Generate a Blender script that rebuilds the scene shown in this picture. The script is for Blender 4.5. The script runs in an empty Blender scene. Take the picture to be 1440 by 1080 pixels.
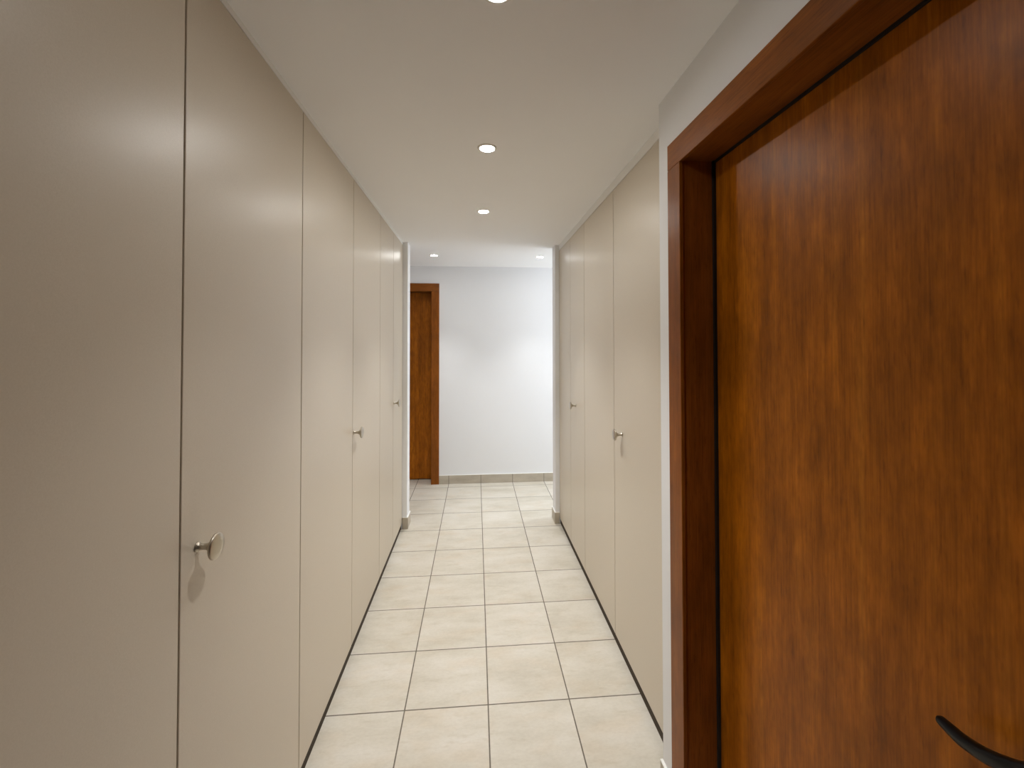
import bpy, bmesh, math, random
from mathutils import Vector

S = bpy.context.scene
C = S.collection
random.seed(4)

# ------------------------------------------------------------------ dimensions (metres; camera stands over the origin)
H = 2.272            # ceiling height
EYE = 1.4673
T = 1.0 / 3.0        # tile size
GX, GY = -0.2846, 1.7756   # a tile corner
XL = -0.584          # face of the left wardrobe doors
XR = 0.678           # face of the right wardrobe doors
XW = 0.616           # right wall plane beside the near door
YW = 1.400           # far end of that wall
YS = 3.490           # wall ends closing the wardrobe niches
YB = 4.557           # back wall of the cross hall

# ------------------------------------------------------------------ helpers
def bx(bm, x0, x1, y0, y1, z0, z1, bev=0.0, seg=2):
    r = bmesh.ops.create_cube(bm, size=1.0)
    vs = r['verts']
    for v in vs:
        v.co.x = x0 if v.co.x < 0 else x1
        v.co.y = y0 if v.co.y < 0 else y1
        v.co.z = z0 if v.co.z < 0 else z1
    if bev > 0:
        es = list({e for v in vs for e in v.link_edges})
        bmesh.ops.bevel(bm, geom=es, offset=bev, segments=seg, profile=0.5, affect='EDGES')

def lathe(bm, profile, seg=48, axis='z'):
    """profile: list of (radius, height); closed where radius is 0"""
    rings = []
    for r, h in profile:
        if r <= 1e-7:
            rings.append([bm.verts.new((0, 0, h))])
        else:
            rings.append([bm.verts.new((r * math.cos(2 * math.pi * k / seg), r * math.sin(2 * math.pi * k / seg), h)) for k in range(seg)])
    for a, b in zip(rings, rings[1:]):
        for k in range(seg):
            k2 = (k + 1) % seg
            if len(a) == 1 and len(b) == 1:
                continue
            if len(a) == 1:
                bm.faces.new((a[0], b[k], b[k2]))
            elif len(b) == 1:
                bm.faces.new((a[k], b[0], a[k2]))
            else:
                bm.faces.new((a[k], b[k], b[k2], a[k2]))
    bmesh.ops.recalc_face_normals(bm, faces=bm.faces)
    return [v for r in rings for v in r]

def tube(bm, pts, seg=20):
    """pts: list of (Vector centre, width, height) swept with an oval section and rounded ends"""
    rings = []
    n = len(pts)
    for i, (p, w, h) in enumerate(pts):
        a = pts[max(0, i - 1)][0]
        b = pts[min(n - 1, i + 1)][0]
        t = (b - a).normalized()
        side = t.cross(Vector((0, 0, 1)))
        if side.length < 1e-4:
            side = Vector((0, 1, 0))
        side.normalize()
        up = side.cross(t).normalized()
        rings.append([bm.verts.new(p + side * (w / 2 * math.cos(2 * math.pi * k / seg)) + up * (h / 2 * math.sin(2 * math.pi * k / seg))) for k in range(seg)])
    for a, b in zip(rings, rings[1:]):
        for k in range(seg):
            k2 = (k + 1) % seg
            bm.faces.new((a[k], a[k2], b[k2], b[k]))
    bm.faces.new(rings[0])
    bm.faces.new(rings[-1])
    bmesh.ops.recalc_face_normals(bm, faces=bm.faces)

def obj(name, bm, mat, parent=None, loc=(0, 0, 0), smooth=False):
    me = bpy.data.meshes.new(name)
    bm.to_mesh(me)
    bm.free()
    o = bpy.data.objects.new(name, me)
    C.objects.link(o)
    me.materials.append(mat)
    o.location = loc
    if smooth:
        for p in me.polygons:
            p.use_smooth = True
    if parent is not None:
        o.parent = parent
    return o

def thing(name, label, cat, loc=(0, 0, 0), group=None, kind=None):
    o = bpy.data.objects.new(name, None)
    C.objects.link(o)
    o.location = loc
    o.empty_display_size = 0.1
    o['label'] = label
    o['category'] = cat
    if group:
        o['group'] = group
    if kind:
        o['kind'] = kind
    return o

def tag(o, label, cat, kind=None, group=None):
    o['label'] = label
    o['category'] = cat
    if kind:
        o['kind'] = kind
    if group:
        o['group'] = group
    return o

def boxes(*bs, bev=0.0):
    bm = bmesh.new()
    for b in bs:
        bx(bm, *b, bev=bev)
    return bm

# ------------------------------------------------------------------ materials
def srgb(r, g, b):
    f = lambda c: (c / 255 / 12.92) if c / 255 <= 0.04045 else ((c / 255 + 0.055) / 1.055) ** 2.4
    return (f(r), f(g), f(b), 1.0)

def new_mat(name):
    m = bpy.data.materials.new(name)
    m.use_nodes = True
    nt = m.node_tree
    for n in list(nt.nodes):
        nt.nodes.remove(n)
    out = nt.nodes.new('ShaderNodeOutputMaterial')
    p = nt.nodes.new('ShaderNodeBsdfPrincipled')
    nt.links.new(p.outputs[0], out.inputs[0])
    return m, nt, p

def N(nt, typ, **kw):
    n = nt.nodes.new(typ)
    for k, v in kw.items():
        setattr(n, k, v)
    return n

def coords(nt, scale=(1, 1, 1), loc=(0, 0, 0)):
    tc = N(nt, 'ShaderNodeTexCoord')
    mp = N(nt, 'ShaderNodeMapping')
    mp.inputs['Scale'].default_value = scale
    mp.inputs['Location'].default_value = loc
    nt.links.new(tc.outputs['Object'], mp.inputs['Vector'])
    return mp.outputs['Vector']

def noise(nt, vec, scale, detail=4.0, rough=0.55):
    n = N(nt, 'ShaderNodeTexNoise')
    n.inputs['Scale'].default_value = scale
    n.inputs['Detail'].default_value = detail
    n.inputs['Roughness'].default_value = rough
    nt.links.new(vec, n.inputs['Vector'])
    return n

def ramp(nt, fac, stops):
    r = N(nt, 'ShaderNodeValToRGB')
    els = r.color_ramp.elements
    while len(els) > 1:
        els.remove(els[-1])
    els[0].position, els[0].color = stops[0]
    for pos, col in stops[1:]:
        e = els.new(pos)
        e.color = col
    nt.links.new(fac, r.inputs[0])
    return r

def mix(nt, fac, a, b, mode='MIX'):
    m = N(nt, 'ShaderNodeMix', data_type='RGBA', blend_type=mode)
    if isinstance(fac, (int, float)):
        m.inputs['Factor'].default_value = fac
    else:
        nt.links.new(fac, m.inputs['Factor'])
    for s, v in ((m.inputs[6], a), (m.inputs[7], b)):
        if isinstance(v, (tuple, list)):
            s.default_value = v
        else:
            nt.links.new(v, s)
    return m.outputs[2]

def bump(nt, p, height, strength, dist=0.001):
    b = N(nt, 'ShaderNodeBump')
    b.inputs['Strength'].default_value = strength
    b.inputs['Distance'].default_value = dist
    nt.links.new(height, b.inputs['Height'])
    nt.links.new(b.outputs[0], p.inputs['Normal'])

def paint(name, col, rough=0.8, bstr=0.15, scale=350):
    m, nt, p = new_mat(name)
    v = coords(nt)
    n1 = noise(nt, v, 1.7, 2)
    c = mix(nt, n1.outputs[0], tuple(x * 0.97 for x in col[:3]) + (1,), col)
    nt.links.new(c, p.inputs['Base Color'])
    p.inputs['Roughness'].default_value = rough
    n2 = noise(nt, v, scale, 3)
    bump(nt, p, n2.outputs[0], bstr, 0.0006)
    return m

M = {}
M['wall'] = paint('white_wall_plaster', srgb(238, 239, 241))
M['ceiling'] = paint('white_ceiling_paint', srgb(246, 246, 246))
M['strip'] = paint('off_white_strip', srgb(240, 240, 238), 0.5, 0.05)
M['caulk'] = paint('white_caulk', srgb(240, 240, 236), 0.5, 0.05)

def laminate():
    m, nt, p = new_mat('greige_satin_laminate')
    v = coords(nt)
    n1 = noise(nt, v, 420, 3, 0.6)
    n2 = noise(nt, coords(nt, (1, 1, 0.25)), 9, 3)
    c1 = ramp(nt, n1.outputs[0], [(0.3, srgb(202, 191, 173)), (0.7, srgb(214, 204, 188))])
    c = mix(nt, n2.outputs[0], c1.outputs[0], srgb(208, 197, 180))
    nt.links.new(c, p.inputs['Base Color'])
    p.inputs['Roughness'].default_value = 0.355
    p.inputs['Specular IOR Level'].default_value = 0.7
    bump(nt, p, n1.outputs[0], 0.08, 0.0004)
    return m
M['laminate'] = laminate()

def plain(name, col, rough=0.5, metal=0.0, spec=0.5):
    m, nt, p = new_mat(name)
    v = coords(nt)
    n1 = noise(nt, v, 260, 3)
    c = mix(nt, n1.outputs[0], tuple(x * 0.93 for x in col[:3]) + (1,), col)
    nt.links.new(c, p.inputs['Base Color'])
    p.inputs['Roughness'].default_value = rough
    p.inputs['Metallic'].default_value = metal
    p.inputs['Specular IOR Level'].default_value = spec
    return m
M['carcass'] = plain('brown_carcass_board', srgb(70, 54, 38), 0.7)
M['plinth'] = plain('dark_plinth_board', srgb(56, 43, 26), 0.8)
M['nickel'] = plain('satin_nickel', srgb(196, 188, 174), 0.28, 1.0)
M['black'] = plain('black_lever_metal', srgb(5, 5, 5), 0.3, 0.0, 0.14)
M['seal'] = plain('dark_rubber_seal', srgb(22, 14, 10), 0.7)
M['ring'] = plain('white_lamp_ring', srgb(236, 234, 228), 0.35)

def wood(name, a, b, c, along='z', rough=0.38, bstr=0.12, mottle=0.35):
    """stained veneer: long streaks, short dark pores and soft cross figure along one axis"""
    m, nt, p = new_mat(name)
    def sc(cross, lng):
        return {'z': (cross, cross, lng), 'y': (cross, lng, cross), 'x': (lng, cross, cross)}[along]
    streak = noise(nt, coords(nt, sc(34, 1.3)), 1.0, 6, 0.6)
    fine = noise(nt, coords(nt, sc(240, 9)), 1.0, 4, 0.6)
    blot = noise(nt, coords(nt, sc(11, 4.2), (3.1, 1.7, 0.4)), 1.0, 4, 0.55)
    fleck = noise(nt, coords(nt, sc(150, 26), (7.3, 2.2, 5.0)), 1.0, 2, 0.5)
    mott = noise(nt, coords(nt, sc(52, 17), (1.3, 8.1, 2.7)), 1.0, 3, 0.6)
    mo = ramp(nt, mott.outputs[0], [(0.34, (0.80, 0.78, 0.75, 1)), (0.66, (1.14, 1.14, 1.14, 1))])
    base = ramp(nt, streak.outputs[0], [(0.22, a), (0.52, b), (0.82, c)])
    bl = ramp(nt, blot.outputs[0], [(0.30, (0.76, 0.74, 0.70, 1)), (0.70, (1.16, 1.15, 1.12, 1))])
    fi = ramp(nt, fine.outputs[0], [(0.32, (0.80, 0.79, 0.77, 1)), (0.64, (1.08, 1.07, 1.06, 1))])
    fl = ramp(nt, fleck.outputs[0], [(0.60, (1, 1, 1, 1)), (0.74, (0.72, 0.67, 0.62, 1))])
    col = mix(nt, 1.0, base.outputs[0], bl.outputs[0], 'MULTIPLY')
    col = mix(nt, 1.0, col, fi.outputs[0], 'MULTIPLY')
    col = mix(nt, mottle, col, mo.outputs[0], 'MULTIPLY')
    col = mix(nt, 0.7, col, fl.outputs[0], 'MULTIPLY')
    nt.links.new(col, p.inputs['Base Color'])
    p.inputs['Roughness'].default_value = rough
    p.inputs['Specular IOR Level'].default_value = 0.15
    bump(nt, p, fine.outputs[0], bstr, 0.0005)
    return m
M['leaf'] = wood('brown_door_veneer', srgb(141, 80, 8), srgb(166, 96, 12), srgb(189, 116, 22), 'z', 0.36, mottle=0.9)
M['frame_v'] = wood('reddish_frame_wood_upright', srgb(124, 70, 22), srgb(140, 81, 27), srgb(152, 93, 35), 'z', 0.36, 0.08)
M['frame_y'] = wood('reddish_frame_wood_along_corridor', srgb(124, 70, 22), srgb(140, 81, 27), srgb(152, 93, 35), 'y', 0.36, 0.08)
M['frame_x'] = wood('reddish_frame_wood_across_hall', srgb(124, 70, 22), srgb(140, 81, 27), srgb(152, 93, 35), 'x', 0.36, 0.08)

def floor_mat():
    m, nt, p = new_mat('cream_ceramic_floor_tiles')
    v = coords(nt, (1, 1, 1), (-GX, -GY, 0))
    br = N(nt, 'ShaderNodeTexBrick')
    br.offset = 0.0
    br.squash = 1.0
    nt.links.new(v, br.inputs['Vector'])
    br.inputs['Color1'].default_value = (0, 0, 0, 1)
    br.inputs['Color2'].default_value = (1, 1, 1, 1)
    br.inputs['Mortar'].default_value = (0.5, 0.5, 0.5, 1)
    br.inputs['Scale'].default_value = 1.0
    br.inputs['Mortar Size'].default_value = 0.0027
    br.inputs['Mortar Smooth'].default_value = 0.15
    br.inputs['Bias'].default_value = 0.0
    br.inputs['Brick Width'].default_value = T
    br.inputs['Row Height'].default_value = T
    # every tile takes its own piece of the pattern
    sep = N(nt, 'ShaderNodeVectorMath', operation='MULTIPLY_ADD')
    nt.links.new(br.outputs['Color'], sep.inputs[0])
    sep.inputs[1].default_value = (9.0, 13.0, 5.0)
    nt.links.new(v, sep.inputs[2])
    def sub(scale):
        mp = N(nt, 'ShaderNodeMapping')
        mp.inputs['Scale'].default_value = scale
        nt.links.new(sep.outputs[0], mp.inputs['Vector'])
        return mp.outputs[0]
    cloud = noise(nt, sub((3.2, 7.5, 1)), 1.0, 5, 0.6)
    vein = noise(nt, sub((9, 34, 1)), 1.0, 5, 0.65)
    speck = noise(nt, sub((70, 130, 1)), 1.0, 3, 0.6)
    c1 = ramp(nt, cloud.outputs[0], [(0.28, srgb(194, 187, 172)), (0.5, srgb(207, 201, 188)), (0.72, srgb(215, 210, 200))])
    vr = ramp(nt, vein.outputs[0], [(0.56, (1, 1, 1, 1)), (0.74, (0.90, 0.88, 0.84, 1))])
    sr = ramp(nt, speck.outputs[0], [(0.35, (0.96, 0.955, 0.95, 1)), (0.6, (1.01, 1.01, 1.01, 1))])
    pink = noise(nt, sub((5, 11, 1)), 1.0, 2, 0.5)
    pr = ramp(nt, pink.outputs[0], [(0.52, (1, 1, 1, 1)), (0.72, (1.0, 0.965, 0.93, 1))])
    col = mix(nt, 1.0, c1.outputs[0], vr.outputs[0], 'MULTIPLY')
    col = mix(nt, 1.0, col, sr.outputs[0], 'MULTIPLY')
    col = mix(nt, 1.0, col, pr.outputs[0], 'MULTIPLY')
    g = noise(nt, v, 30, 3)
    grout = ramp(nt, g.outputs[0], [(0.3, srgb(98, 91, 80)), (0.7, srgb(122, 114, 101))])
    col = mix(nt, br.outputs['Fac'], col, grout.outputs[0])
    nt.links.new(col, p.inputs['Base Color'])
    rr = N(nt, 'ShaderNodeMapRange')
    rr.inputs['To Min'].default_value = 0.36
    rr.inputs['To Max'].default_value = 0.85
    nt.links.new(br.outputs['Fac'], rr.inputs['Value'])
    nt.links.new(rr.outputs[0], p.inputs['Roughness'])
    p.inputs['Specular IOR Level'].default_value = 0.4
    inv = N(nt, 'ShaderNodeMath', operation='MULTIPLY_ADD')
    nt.links.new(br.outputs['Fac'], inv.inputs[0])
    inv.inputs[1].default_value = -1.0
    ad = N(nt, 'ShaderNodeMath', operation='MULTIPLY')
    nt.links.new(vein.outputs[0], ad.inputs[0])
    ad.inputs[1].default_value = 0.12
    nt.links.new(ad.outputs[0], inv.inputs[2])
    bump(nt, p, inv.outputs[0], 0.5, 0.0015)
    return m
M['floor'] = floor_mat()

def base_tile(name, axis, shift):
    """skirting of cut tiles, grout joints every tile along one axis"""
    m, nt, p = new_mat(name)
    tc = N(nt, 'ShaderNodeTexCoord')
    sp = N(nt, 'ShaderNodeSeparateXYZ')
    nt.links.new(tc.outputs['Object'], sp.inputs[0])
    a = N(nt, 'ShaderNodeMath', operation='SUBTRACT')
    nt.links.new(sp.outputs[axis], a.inputs[0])
    a.inputs[1].default_value = shift
    mo = N(nt, 'ShaderNodeMath', operation='PINGPONG')
    nt.links.new(a.outputs[0], mo.inputs[0])
    mo.inputs[1].default_value = T / 2
    lt = N(nt, 'ShaderNodeMath', operation='LESS_THAN')
    nt.links.new(mo.outputs[0], lt.inputs[0])
    lt.inputs[1].default_value = 0.0025
    n1 = noise(nt, coords(nt, (6, 6, 18)), 1.0, 5, 0.6)
    c1 = ramp(nt, n1.outputs[0], [(0.3, srgb(176, 166, 150)), (0.7, srgb(196, 187, 171))])
    col = mix(nt, lt.outputs[0], c1.outputs[0], srgb(112, 105, 94))
    nt.links.new(col, p.inputs['Base Color'])
    p.inputs['Roughness'].default_value = 0.4
    return m
M['base_x'] = base_tile('grey_skirting_tile_across', 0, GX)
M['base_y'] = base_tile('grey_skirting_tile_along', 1, GY)

def glow(name, col, strength):
    m, nt, p = new_mat(name)
    p.inputs['Base Color'].default_value = (0.8, 0.8, 0.78, 1)
    p.inputs['Roughness'].default_value = 0.3
    p.inputs['Emission Color'].default_value = col
    p.inputs['Emission Strength'].default_value = strength
    return m

WARM = (0.99, 0.99, 0.985)
COOL = (1.0, 1.0, 0.98)
M['lens_dim'] = glow('dimmer_lamp_lens', (1.0, 0.99, 0.95, 1), 85.0)
M['lens_hall'] = glow('hall_lamp_lens', (1.0, 0.99, 0.96, 1), 75.0)
M['lens'] = glow('lit_lamp_lens', (1.0, 0.99, 0.95, 1), 170.0)

# ------------------------------------------------------------------ the shell
XA, XZ = -2.6, 2.7     # ends of the cross hall
YA = -4.5              # wall behind the photographer
floor = obj('floor', boxes((XA - 0.15, XZ + 0.15, YA - 0.15, 4.95, -0.12, 0.0)), M['floor'])
tag(floor, 'cream ceramic tile floor with dark grout running down the corridor', 'floor', 'structure')
ceil = obj('ceiling', boxes((XA - 0.15, XZ + 0.15, YA - 0.15, 4.95, H, H + 0.15)), M['ceiling'])
tag(ceil, 'white painted flat ceiling over the corridor and cross hall', 'ceiling', 'structure')

# back wall of the cross hall, with the opening of the far door
DX0, DX1 = -1.262, -0.462      # clear opening of the far door
DZ = 2.013                     # clear height of both doors
LN = 0.028                     # lining thickness
wb = obj('wall_back', boxes(
    (DX1 + LN, XZ, YB, YB + 0.25, 0, H),
    (XA, DX0 - LN, YB, YB + 0.25, 0, H),
    (DX0 - LN, DX1 + LN, YB, YB + 0.25, DZ + LN, H)), M['wall'])
tag(wb, 'plain white wall closing the far end behind the corridor', 'wall', 'structure')

XSL, XSR = -0.545, 0.645       # free ends of the two wall stubs
sl = obj('wall_left', boxes((XA, XSL, YS, YS + 0.12, 0, H), bev=0.0), M['wall'])
tag(sl, 'white wall end just past the last wardrobe opposite the far door', 'wall', 'structure')
sr = obj('wall_right', boxes((XSR, XZ, YS, YS + 0.12, 0, H)), M['wall'])
tag(sr, 'white wall end past the wardrobes nearest the bare back wall', 'wall', 'structure')

# wall with the near door
NY0, NY1 = 0.416, 1.236
wn = obj('wall_near', boxes(
    (XW, XW + 0.17, NY1 + LN, YW, 0, H),
    (XW, XW + 0.17, -0.42, NY0 - LN, 0, H),
    (XW, XW + 0.17, NY0 - LN, NY1 + LN, DZ + LN, H)), M['wall'])
tag(wn, 'white wall around the brown door in the foreground', 'wall', 'structure')
# walls that close the niches and the unseen sides
o = obj('wall_side', boxes((-1.32, -1.20, 0.29, YS, 0, H)), M['wall'])
tag(o, 'white wall hidden behind the left row of wardrobes', 'wall', 'structure')
o = obj('wall_niche', boxes((1.29, 1.41, YW, YS, 0, H), (XW + 0.17, 1.29, YW - 0.1, YW, 0, H)), M['wall'])
tag(o, 'white wall hidden behind the right row of wardrobes', 'wall', 'structure')
o = obj('wall_behind', boxes((-1.32, XL, -0.42, 0.29, 0, H), (-2.6, -1.32, -0.42, -0.30, 0, H), (XW + 0.17, 2.7, -0.42, -0.30, 0, H),
                             (-2.72, -2.6, YA, -0.30, 0, H), (2.7, 2.82, YA, -0.30, 0, H), (-2.72, 2.82, YA - 0.12, YA, 0, H)), M['wall'])  # unseen room, opened wide so less light bounces back into the corridor
tag(o, 'white walls of an unseen unlit room behind the photographer, widened to cut bounced light', 'wall', 'structure')
o = obj('wall_hall_left', boxes((XA - 0.12, XA, YS, YB + 0.25, 0, H)), M['wall'])
tag(o, 'white wall closing the hall beyond the far door', 'wall', 'structure')
# hall end with a window that lets daylight into the hall
o = obj('wall_hall_right', boxes(
    (XZ, XZ + 0.12, YS, YB + 0.25, 0, 0.75),
    (XZ, XZ + 0.12, YS, YB + 0.25, 2.12, H),
    (XZ, XZ + 0.12, YS, YS + 0.15, 0.75, 2.12),
    (XZ, XZ + 0.12, YB - 0.07, YB + 0.25, 0.75, 2.12)), M['wall'])
tag(o, 'white wall with a window at the right end of the cross hall', 'wall', 'structure')
wy0, wy1 = YS + 0.15, YB - 0.07
wf = obj('window_1', boxes(
    (XZ + 0.03, XZ + 0.09, wy0, wy0 + 0.05, 0.75, 2.12),
    (XZ + 0.03, XZ + 0.09, wy1 - 0.05, wy1, 0.75, 2.12),
    (XZ + 0.03, XZ + 0.09, wy0 + 0.05, wy1 - 0.05, 0.75, 0.80),
    (XZ + 0.03, XZ + 0.09, wy0 + 0.05, wy1 - 0.05, 2.07, 2.12)), M['ring'])
tag(wf, 'white window frame at the right end of the cross hall', 'window', 'structure')
# the door leaves close their openings; unseen blocks added behind them keep stray light out
o = obj('light_block_near', boxes((XW + 0.19, XW + 0.23, NY0 - 0.3, YW - 0.1, 0, H)), M['wall'])
tag(o, 'added block keeping light out behind the foreground door', 'wall', 'structure')
o = obj('light_block_far', boxes((DX0 - 0.3, DX1 + 0.3, YB + 0.27, YB + 0.31, 0, H)), M['wall'])
tag(o, 'added block keeping light out behind the far door', 'wall', 'structure')

# ------------------------------------------------------------------ skirting tiles with a white caulk line on top
def skirting(name, label, mat, runs):
    o = obj(name, boxes(*[(a, b, c, d, 0.0, 0.088) for a, b, c, d in runs], bev=0.0015), mat)
    tag(o, label, 'baseboard', 'structure')
    obj('caulk_line', boxes(*[(a, b, c, d, 0.0882, 0.0915) for a, b, c, d in runs]), M['caulk'], o)
    return o
BT = 0.009
skirting('baseboard_back', 'grey tile skirting along the foot of the back wall', M['base_x'],
         [(DX1 + 0.077, XZ, YB - BT, YB), (XA, DX0 - 0.077, YB - BT, YB)])
skirting('baseboard_left', 'grey tile skirting around the white wall end beside the left wardrobes', M['base_x'],
         [(XL + 0.003, XSL, YS - BT, YS), (XSL, XSL + BT, YS - BT, YS + 0.12 + BT), (XA, XSL, YS + 0.12, YS + 0.12 + BT)])
skirting('baseboard_right', 'grey tile skirting around the white wall end beside the right wardrobes', M['base_x'],
         [(XSR, XR - 0.003, YS - BT, YS), (XSR - BT, XSR, YS - BT, YS + 0.12 + BT), (XSR, XZ, YS + 0.12, YS + 0.12 + BT)])
skirting('baseboard_near', 'short grey tile skirting between the near door and the right wardrobes', M['base_y'],
         [(XW - BT, XW, NY1 + 0.082, YW + 0.004)])

# ------------------------------------------------------------------ wardrobes
DT = 0.019       # door thickness
GAP = 0.0052
def make_knob(parent, x, y, z, sgn):
    bm = bmesh.new()
    prof = [(0, 0), (0.0105, 0), (0.0110, 0.0015), (0.0095, 0.0030), (0.0068, 0.0050), (0.0062, 0.0130), (0.0068, 0.0200), (0.0095, 0.0260),
            (0.0165, 0.0312), (0.0240, 0.0340), (0.0262, 0.0358), (0.0268, 0.0378), (0.0262, 0.0400), (0.0245, 0.0412), (0.0150, 0.0418), (0, 0.0420)]
    vs = lathe(bm, prof, 64)
    for v in vs:
        r = v.co.copy()
        v.co = Vector((x + sgn * r.z, y + r.x, z + r.y))
    bmesh.ops.recalc_face_normals(bm, faces=bm.faces)
    o = obj('knob', bm, M['nickel'], parent, smooth=True)
    return o

def wardrobe(label, side, y0, ym, y1, ztop, knob_y, knob_on):
    sgn = 1 if side == 'L' else -1
    xf = XL if side == 'L' else XR
    back = -1.195 if side == 'L' else 1.285
    t = thing('wardrobe', label, 'wardrobe', (0, 0, 0), 'built-in wardrobes along the corridor')
    def xs(a, b):
        return (min(a, b), max(a, b))
    inner = xf - sgn * (DT + 0.002)
    w = 0.018
    x0, x1 = xs(inner, back)
    bm = boxes((x0, x1, y0 + 0.0005, y0 + w, 0.045, ztop - 0.003), (x0, x1, y1 - w, y1 - 0.0005, 0.045, ztop - 0.003),
               (x0, x1, y0 + w, y1 - w, ztop - 0.022, ztop - 0.003), (x0, x1, y0 + w, y1 - w, 0.045, 0.080),
               xs(back, back + sgn * 0.008) + (y0 + w, y1 - w, 0.080, ztop - 0.022),
               (x0, x1, ym - w / 2, ym + w / 2, 0.080, ztop - 0.022))
    obj('carcass', bm, M['carcass'], t)
    p0, p1 = xs(xf - sgn * 0.006, xf - sgn * 0.022)
    obj('plinth', boxes((p0, p1, y0 + 0.0005, y1 - 0.0005, 0.0, 0.0435)), M['plinth'], t)
    d0, d1 = xs(xf, xf - sgn * DT)
    for (a, b) in ((y0, ym), (ym, y1)):
        bm = boxes((d0, d1, a + GAP / 2, b - GAP / 2, 0.045, ztop), bev=0.0012)
        d = obj('door', bm, M['laminate'], t)
        if a <= knob_y <= b:
            make_knob(d, xf, knob_y, 1.040, sgn)
    return t

ZL, ZR = 2.2520, 2.2255
wardrobe('tall beige wardrobe nearest on the left, big round knob on its far door', 'L', 0.310, 0.9115, 1.502, ZL, 0.964, 1)
wardrobe('tall beige wardrobe in the middle of the left row', 'L', 1.502, 2.107, 2.687, ZL, 2.126, 1)
wardrobe('narrow tall beige wardrobe at the far end of the left row', 'L', 2.687, 3.110, 3.488, ZL, 3.134, 1)
wardrobe('tall beige wardrobe right beside the foreground brown door frame', 'R', 1.490, 2.083, 2.665, ZR, 1.964, 0)
wardrobe('narrow tall beige wardrobe at the far end of the right row', 'R', 2.665, 3.065, 3.488, ZR, 2.905, 0)
# filler beside the wall, and the strips between door tops and ceiling
o = obj('trim_1', boxes((-0.640, XL, 0.300, YS - 0.001, ZL + 0.002, H - 0.0005), bev=0.0008), M['strip'])
tag(o, 'thin off-white strip between the left wardrobe doors and the ceiling', 'trim', 'structure')
o = obj('trim_2', boxes((XR, XR + 0.06, YW + 0.001, YS - 0.001, ZR + 0.002, H - 0.0005), bev=0.0008), M['strip'])
tag(o, 'off-white strip between the right wardrobe doors and the ceiling', 'trim', 'structure')
o = obj('trim_3', boxes((XR, XR + DT, YW + 0.002, 1.488, 0.045, ZR), bev=0.0008), M['laminate'])
tag(o, 'beige filler panel between the near white wall and the right wardrobes', 'trim', 'structure')

# ------------------------------------------------------------------ near door (in the right wall)
CP = 0.012       # how far the casing stands proud
CW = 0.077       # casing width
xd = 0.716       # face of the near door leaf
d1 = thing('door_1', 'brown wood veneer door with black lever handle filling the foreground', 'door', (0, 0, 0), None, 'structure')
st = 0.004       # little step between casing edge and lining
for (a, b) in ((NY1 - st, NY1 + CW), (NY0 - CW, NY0 + st)):
    obj('casing', boxes((XW - CP, XW - 0.0005, a, b, 0.0, DZ - st), bev=0.002), M['frame_v'], d1)
obj('head_casing', boxes((XW - CP, XW - 0.0005, NY0 - CW, NY1 + CW, DZ - st + 0.0004, DZ + CW), bev=0.002), M['frame_y'], d1)
for (a, b) in ((NY1, NY1 + LN - 0.001), (NY0 - LN + 0.001, NY0)):
    obj('lining', boxes((XW + 0.0005, XW + 0.168, a, b, 0.0, DZ), bev=0.001), M['frame_v'], d1)
obj('head_lining', boxes((XW + 0.0005, XW + 0.168, NY0 - LN + 0.001, NY1 + LN - 0.001, DZ + 0.0004, DZ + LN - 0.001), bev=0.001), M['frame_y'], d1)
lg = 0.005
obj('seal', boxes((xd - 0.009, xd - 0.0008, NY0 + 0.0005, NY0 + 0.009, 0.0, DZ - 0.0005),
                  (xd - 0.009, xd - 0.0008, NY1 - 0.009, NY1 - 0.0005, 0.0, DZ - 0.0005),
                  (xd - 0.006, xd - 0.0008, NY0 + 0.0095, NY1 - 0.0095, DZ - 0.007, DZ - 0.0005)), M['seal'], d1)
leaf = obj('door_leaf', boxes((xd, xd + 0.040, NY0 + 0.013, NY1 - lg, 0.006, DZ - lg), bev=0.0015), M['leaf'], d1)
# lever handle: rose on the leaf, neck, curved lever reaching towards the hinge side
hy, hz = 0.440, 0.980
bm = bmesh.new()
for v in lathe(bm, [(0, 0), (0.026, 0), (0.026, 0.006), (0.0235, 0.009), (0.0, 0.010)], 40):
    r = v.co.copy()
    v.co = Vector((xd - r.z, hy + r.x, hz + r.y))
rose = obj('handle', bm, M['black'], leaf, smooth=True)
bm = bmesh.new()
P = [Vector(q) for q in ((xd - 0.008, hy, hz), (xd - 0.030, hy, hz), (xd - 0.048, hy + 0.004, hz - 0.003), (0.6585, hy + 0.014, 0.9690),
     (0.6590, 0.4727, 0.9518), (0.6615, 0.4956, 0.9380), (0.6670, 0.5228, 0.9243), (0.6750, 0.5543, 0.9135), (0.6815, 0.5751, 0.9094), (0.6875, 0.5945, 0.9064))]
W = [0.018, 0.018, 0.018, 0.0185, 0.019, 0.019, 0.0185, 0.0175, 0.0160, 0.0130]
def cat(p0, p1, p2, p3, t):
    return 0.5 * ((2 * p1) + (p2 - p0) * t + (2 * p0 - 5 * p1 + 4 * p2 - p3) * t * t + (3 * p1 - p0 - 3 * p2 + p3) * t * t * t)
path = []
for i in range(len(P) - 1):
    a = P[max(0, i - 1)]
    d = P[min(len(P) - 1, i + 2)]
    for k in range(5):
        t = k / 5
        w = W[i] * (1 - t) + W[i + 1] * t
        path.append((cat(a, P[i], P[i + 1], d, t), w, w * 1.05))
path.append((P[-1], W[-1], W[-1]))
tip = (P[-1] - P[-2]).normalized()
path.append((P[-1] + tip * 0.003, W[-1] * 0.75, W[-1] * 0.75))
path.append((P[-1] + tip * 0.0043, W[-1] * 0.35, W[-1] * 0.35))
tube(bm, path, 22)
obj('lever', bm, M['black'], leaf, smooth=True)

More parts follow.
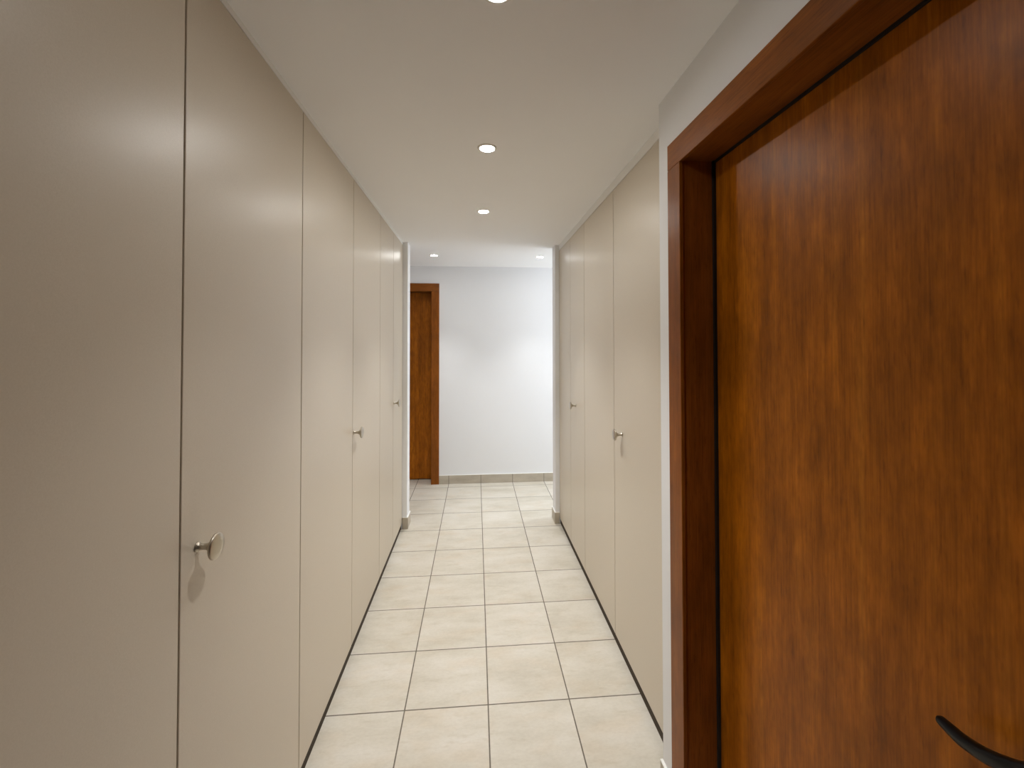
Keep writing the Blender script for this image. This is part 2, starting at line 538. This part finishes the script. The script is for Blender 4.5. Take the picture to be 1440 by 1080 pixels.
# ------------------------------------------------------------------ far door (in the back wall)
yd = YB + 0.165
d2 = thing('door_2', 'brown wood door with reddish frame set in the white back wall', 'door', (0, 0, 0), None, 'structure')
for (a, b) in ((DX1 - st, DX1 + CW), (DX0 - CW, DX0 + st)):
    obj('casing', boxes((a, b, YB - 0.014, YB - 0.0005, 0.0, DZ - st), bev=0.002), M['frame_v'], d2)
obj('head_casing', boxes((DX0 - CW, DX1 + CW, YB - 0.014, YB - 0.0005, DZ - st + 0.0004, DZ + CW), bev=0.002), M['frame_x'], d2)
for (a, b) in ((DX1, DX1 + LN - 0.001), (DX0 - LN + 0.001, DX0)):
    obj('lining', boxes((a, b, YB + 0.0005, YB + 0.248, 0.0, DZ), bev=0.001), M['frame_v'], d2)
obj('head_lining', boxes((DX0 - LN + 0.001, DX1 + LN - 0.001, YB + 0.0005, YB + 0.248, DZ + 0.0004, DZ + LN - 0.001), bev=0.001), M['frame_x'], d2)
obj('door_leaf', boxes((DX0 + 0.004, DX1 - 0.004, yd, yd + 0.04, 0.008, DZ - 0.004), bev=0.0015), M['leaf'], d2)

# ------------------------------------------------------------------ ceiling downlights
def make_downlight(label, x, y, first=None):
    if first is None:
        t = thing('downlight', label, 'ceiling light', (x, y, H), 'round ceiling downlights')
        bm = bmesh.new()
        lathe(bm, [(0.0295, 0.0), (0.0295, -0.0030), (0.0310, -0.0042), (0.0375, -0.0036), (0.0405, -0.0014), (0.0408, 0.0)], 48)
        obj('ring', bm, M['ring'], t, smooth=True)
        bm = bmesh.new()
        lathe(bm, [(0.0292, -0.0004), (0.0285, -0.0012), (0.020, -0.0020), (0.010, -0.0024), (0, -0.0025)], 48)
        obj('lens', bm, M['lens'], t, smooth=True)
        return t
    t = first.copy()
    C.objects.link(t)
    t.location = (x, y, H)
    t['label'] = label
    for ch in list(first.children):
        c = ch.copy()
        C.objects.link(c)
        c.parent = t
    return t

spots = [
    ('round white ceiling spotlight nearest the camera, cut off by the top edge', 0.048, 0.969, WARM, 0.9),
    ('brightest full round ceiling spotlight in the middle of the corridor ceiling', 0.045, 1.768, WARM, 1.0),
    ('small ceiling spotlight deepest inside the corridor between the wardrobe rows', 0.045, 2.625, WARM, 1.0),
    ('tiny ceiling spotlight in the hall above the far brown door', -0.386, 3.986, COOL, 0.4),
    ('tiny ceiling spotlight in the hall near the right wardrobe end', 0.5955, 3.983, COOL, 0.35),
]
POWER = 15.0
proto = None
for lab, x, y, colr, k in spots:
    t = make_downlight(lab, x, y, proto)
    if proto is None:
        proto = t
        for c in t.children:
            if c.name.startswith('lens'):      # this lamp burns a little weaker than the others
                c.material_slots[0].link = 'OBJECT'
                c.material_slots[0].material = M['lens_dim']
    else:
        for c in t.children:
            if c.name.startswith('lens'):
                c.material_slots[0].link = 'OBJECT'
                c.material_slots[0].material = M['lens'] if k > 0.42 else M['lens_hall']
    L = bpy.data.lights.new('lamp', 'SPOT')
    L.energy = POWER * k
    L.color = colr
    L.spot_size = math.radians(86)
    L.spot_blend = 1.0
    L.shadow_soft_size = 0.02
    lo = bpy.data.objects.new('lamp', L)
    C.objects.link(lo)
    lo.parent = t
    lo.location = (0, 0, -0.024)

# ------------------------------------------------------------------ daylight
w = bpy.data.worlds.new('World')
S.world = w
w.use_nodes = True
bg = w.node_tree.nodes['Background']
bg.inputs[0].default_value = (0.90, 0.95, 1.0, 1)
bg.inputs[1].default_value = 4.0
pl = bpy.data.lights.new('window_portal', 'AREA')
pl.shape = 'RECTANGLE'
pl.size, pl.size_y = 1.27, wy1 - wy0 - 0.1
pl.cycles.is_portal = True
po = bpy.data.objects.new('window_portal', pl)
C.objects.link(po)
po.location = (XZ + 0.10, (wy0 + wy1) / 2, 1.435)
po.rotation_euler = (0, math.radians(90), 0)

# ------------------------------------------------------------------ camera
cam = bpy.data.cameras.new('camera')
cam.sensor_fit = 'HORIZONTAL'
cam.sensor_width = 36.0
cam.lens = 606.08 / 1440 * 36.0
cam.shift_y = -(540 - 472.02) / 1440
cam.clip_start = 0.02
co = bpy.data.objects.new('camera', cam)
C.objects.link(co)
co.location = (0, 0, EYE)
co.rotation_euler = (math.radians(90) + 0.0169, 0.0012, -0.0829)
S.camera = co

S.view_settings.view_transform = 'Standard'
S.view_settings.look = 'None'
S.view_settings.exposure = 1.08
S.view_settings.gamma = 1.0
S.view_settings.use_curve_mapping = False
S.cycles.max_bounces = 12
S.cycles.diffuse_bounces = 8
S.cycles.glossy_bounces = 6
S.cycles.sample_clamp_indirect = 6.0
S.cycles.use_denoising = True
